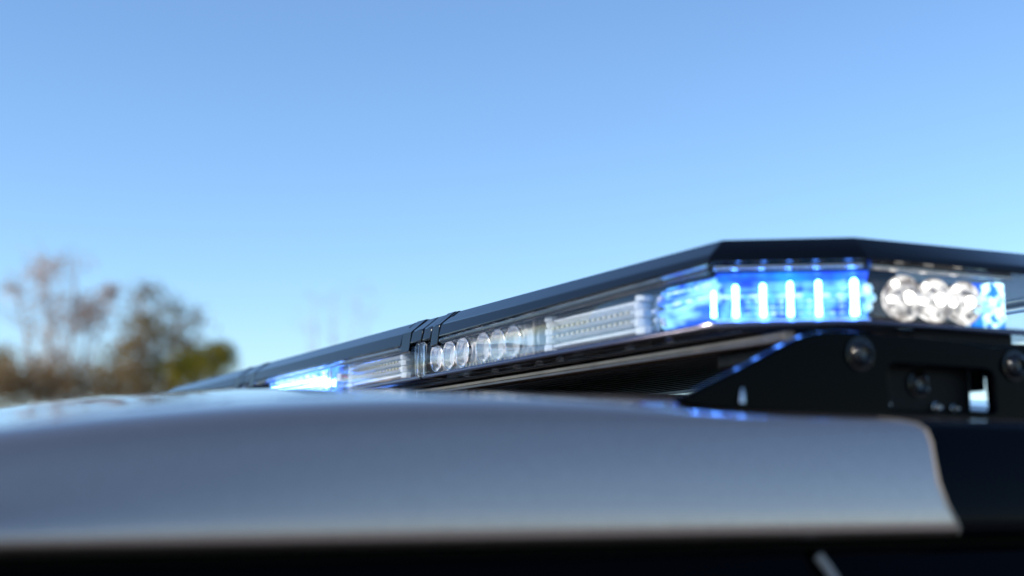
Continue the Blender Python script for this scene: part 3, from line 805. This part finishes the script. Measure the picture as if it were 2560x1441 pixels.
def tree(name, label, px, D, ztop, clumps, limbs, leafm, barkm, seed, trunk_r=.09, group='trees behind the car', twig=0, leaf=.042):
    """px: picture column of the trunk's foot turned into a bearing; limbs: (dx, z) ends, clumps: (dx, z, radius, leaves); dx to the right as seen from the car"""
    rnd = random.Random(seed)
    a = R(26.3) + math.atan((px - 1280) / 3550.0)
    base = Vector((D * math.sin(a), D * math.cos(a), -Z0))
    right = Vector((math.cos(a), -math.sin(a), 0)); deep = Vector((math.sin(a), math.cos(a), 0))
    t = thing(name, label, 'tree', tuple(base), group)
    at = lambda dx, z, dy=0: base + right * dx + deep * dy + Vector((0, 0, z + Z0))
    mb = MB(); ends = []
    fork = min(l[1] for l in limbs) * .25 - .55
    mb.tube([at(0, -Z0 - .1), at(.05, -Z0 + .8), at(-.03, fork)], [trunk_r * 1.35, trunk_r, trunk_r * .85], 8)
    for dx, z in limbs:
        dy = rnd.uniform(-.6, .6)
        m1 = at(dx * .35 + rnd.uniform(-.08, .08), fork + (z - fork) * .35, dy * .3); m2 = at(dx * .75 + rnd.uniform(-.1, .1), fork + (z - fork) * .7, dy * .7); e = at(dx, z, dy)
        pts = [at(-.03, fork - .05), m1, m2, e]
        mb.tube(pts, [trunk_r * .6, trunk_r * .42, trunk_r * .25, trunk_r * .08], 6)
        ends.append(pts)
        for q in range(5 + twig):
            p0 = pts[1].lerp(pts[3], rnd.uniform(.1, .95)); d = Vector((rnd.uniform(-1, 1), rnd.uniform(-1, 1), rnd.uniform(.1, 1.1)))
            p1 = p0 + d * rnd.uniform(.2, .5); p2 = p1 + (d + Vector((rnd.uniform(-.5, .5), rnd.uniform(-.5, .5), .2))) * rnd.uniform(.15, .35)
            mb.tube([p0, p1, p2], [trunk_r * .14, trunk_r * .09, trunk_r * .03], 4)
    mb.build('trunk', barkm, t)
    mb = MB()
    for dx, z, r, n in clumps:
        c = at(dx, z, rnd.uniform(-.4, .4))
        for _ in range(int(n * 1.35)):
            d = Vector((rnd.gauss(0, 1), rnd.gauss(0, 1), rnd.gauss(0, 1))).normalized() * r * 1.5 * rnd.random() ** .7
            d.z *= .8
            p = c + d
            s = leaf * rnd.uniform(.6, 1.5)
            x = Vector((rnd.gauss(0, 1), rnd.gauss(0, 1), rnd.gauss(0, 1))).normalized(); y = x.cross(Vector((rnd.gauss(0, 1), rnd.gauss(0, 1), rnd.gauss(0, 1)))).normalized()
            mb.add([p - x * s, p + y * s * .45, p + x * s, p - y * s * .45], [(0, 1, 2, 3)])
    mb.build('crown', leafm, t, smooth=False)
    return t

D1 = 27.0
k = D1 / 3550.0
def pz(py): return (1222 - py) * k
def pd(px, c): return (px - c) * k
# left tree: almost bare, peach-coloured in the sun
c = 150
tree('bare_tree', 'nearly bare tree with pale rusty twigs, farthest left behind the car', c, D1, 0,
     [(pd(x, c), pz(y), r, n) for x, y, r, n in ((105, 690, .30, 150), (95, 720, .25, 110), (40, 760, .30, 120), (115, 775, .25, 90), (170, 680, .3, 50), (200, 800, .40, 240), (225, 790, .3, 140), (180, 815, .3, 150), (130, 820, .35, 70), (140, 860, .4, 130), (150, 900, .35, 110), (140, 940, .35, 110), (70, 790, .3, 60), (255, 755, .16, 150))],
     [(pd(105, c), pz(670)), (pd(35, c), pz(745)), (pd(60, c), pz(800)), (pd(175, c), pz(690)), (pd(215, c), pz(780)), (pd(258, c), pz(745)), (pd(130, c), pz(760))],
     M['leaf_rust'], M['pale_bark'], 3, trunk_r=.10, twig=6)
c = 345
tree('olive_tree', 'olive brown tree with gaps in its crown, right of the bare tree', c, D1 + 2, 0,
     [(pd(x, c), pz(y), r, n) for x, y, r, n in ((350, 700, .28, 90), (380, 715, .25, 70), (365, 815, .35, 260), (405, 810, .35, 260), (430, 830, .25, 150), (320, 870, .35, 280), (335, 850, .25, 120), (300, 925, .42, 380), (350, 920, .35, 260), (420, 905, .30, 220), (465, 870, .30, 220), (460, 910, .3, 220), (390, 905, .25, 120), (350, 960, .5, 420), (290, 975, .5, 420), (420, 960, .5, 420), (380, 990, .5, 300), (360, 770, .4, 160), (400, 860, .4, 160), (330, 800, .35, 150), (290, 880, .4, 200), (270, 940, .45, 300), (480, 940, .4, 260), (500, 870, .25, 110), (450, 760, .3, 110), (500, 790, .3, 50), (420, 740, .25, 60), (470, 800, .3, 60))],
     [(pd(350, c), pz(690)), (pd(400, c), pz(720)), (pd(320, c), pz(860)), (pd(440, c), pz(780)), (pd(465, c), pz(830)), (pd(500, c), pz(770)), (pd(360, c), pz(790))],
     M['leaf_olive'], M['bark'], 8, trunk_r=.15, twig=4)
c = 545
tree('green_bush_tree', 'low yellow green tree just above the far end of the light bar', c, D1 - 1, 0,
     [(pd(x, c), pz(y), r, n) for x, y, r, n in ((545, 905, .22, 300), (520, 925, .28, 300), (490, 940, .35, 360), (565, 920, .18, 160), (455, 945, .3, 260), (540, 950, .4, 300), (500, 980, .5, 300))],
     [(pd(545, c), pz(900)), (pd(500, c), pz(920)), (pd(470, c), pz(935))], M['leaf_green'], M['bark'], 12, trunk_r=.08)
c = 90
tree('brown_shrub', 'low brown shrub at the foot of the bare tree', c, D1 - 2, 0,
     [(pd(x, c), pz(y), r, n) for x, y, r, n in ((10, 1000, .4, 320), (-20, 1010, .5, 320), (30, 985, .3, 220), (80, 1005, .45, 320), (160, 1010, .45, 320), (60, 985, .35, 220), (100, 975, .35, 260), (140, 985, .35, 260), (180, 990, .4, 280), (220, 1000, .4, 280), (40, 1010, .35, 200), (110, 1010, .45, 300), (260, 990, .4, 260))],
     [(pd(60, c), pz(990)), (pd(140, c), pz(980)), (pd(200, c), pz(990))], M['leaf_brown'], M['bark'], 15, trunk_r=.05)
c = -5
tree('grey_shrub', 'small grey green tree at the left edge of the view', c, D1 + 1, 0,
     [(pd(x, c), pz(y), r, n) for x, y, r, n in ((5, 905, .26, 170), (-15, 920, .3, 200), (-5, 950, .3, 120), (-40, 930, .5, 300), (-30, 990, .5, 300))],
     [(pd(5, c), pz(900)), (pd(-25, c), pz(915)), (pd(-50, c), pz(930))], M['leaf_olive'], M['bark'], 21, trunk_r=.06)
c = 830
tree('distant_bare_tree', 'faint bare tree far off behind the middle of the light bar', c, 60.0, 0,
     [((x - c) * 60 / 3550, (1222 - y) * 60 / 3550, r, n) for x, y, r, n in ((790, 760, .7, 40), (870, 740, .7, 40), (900, 790, .7, 40), (830, 810, .8, 50), (760, 830, .7, 45), (930, 730, .5, 20))],
     [((x - c) * 60 / 3550, (1222 - y) * 60 / 3550) for x, y in ((780, 740), (830, 730), (900, 720), (930, 760), (760, 800))],
     M['leaf_rust'], M['pale_bark'], 30, trunk_r=.12, leaf=.05)
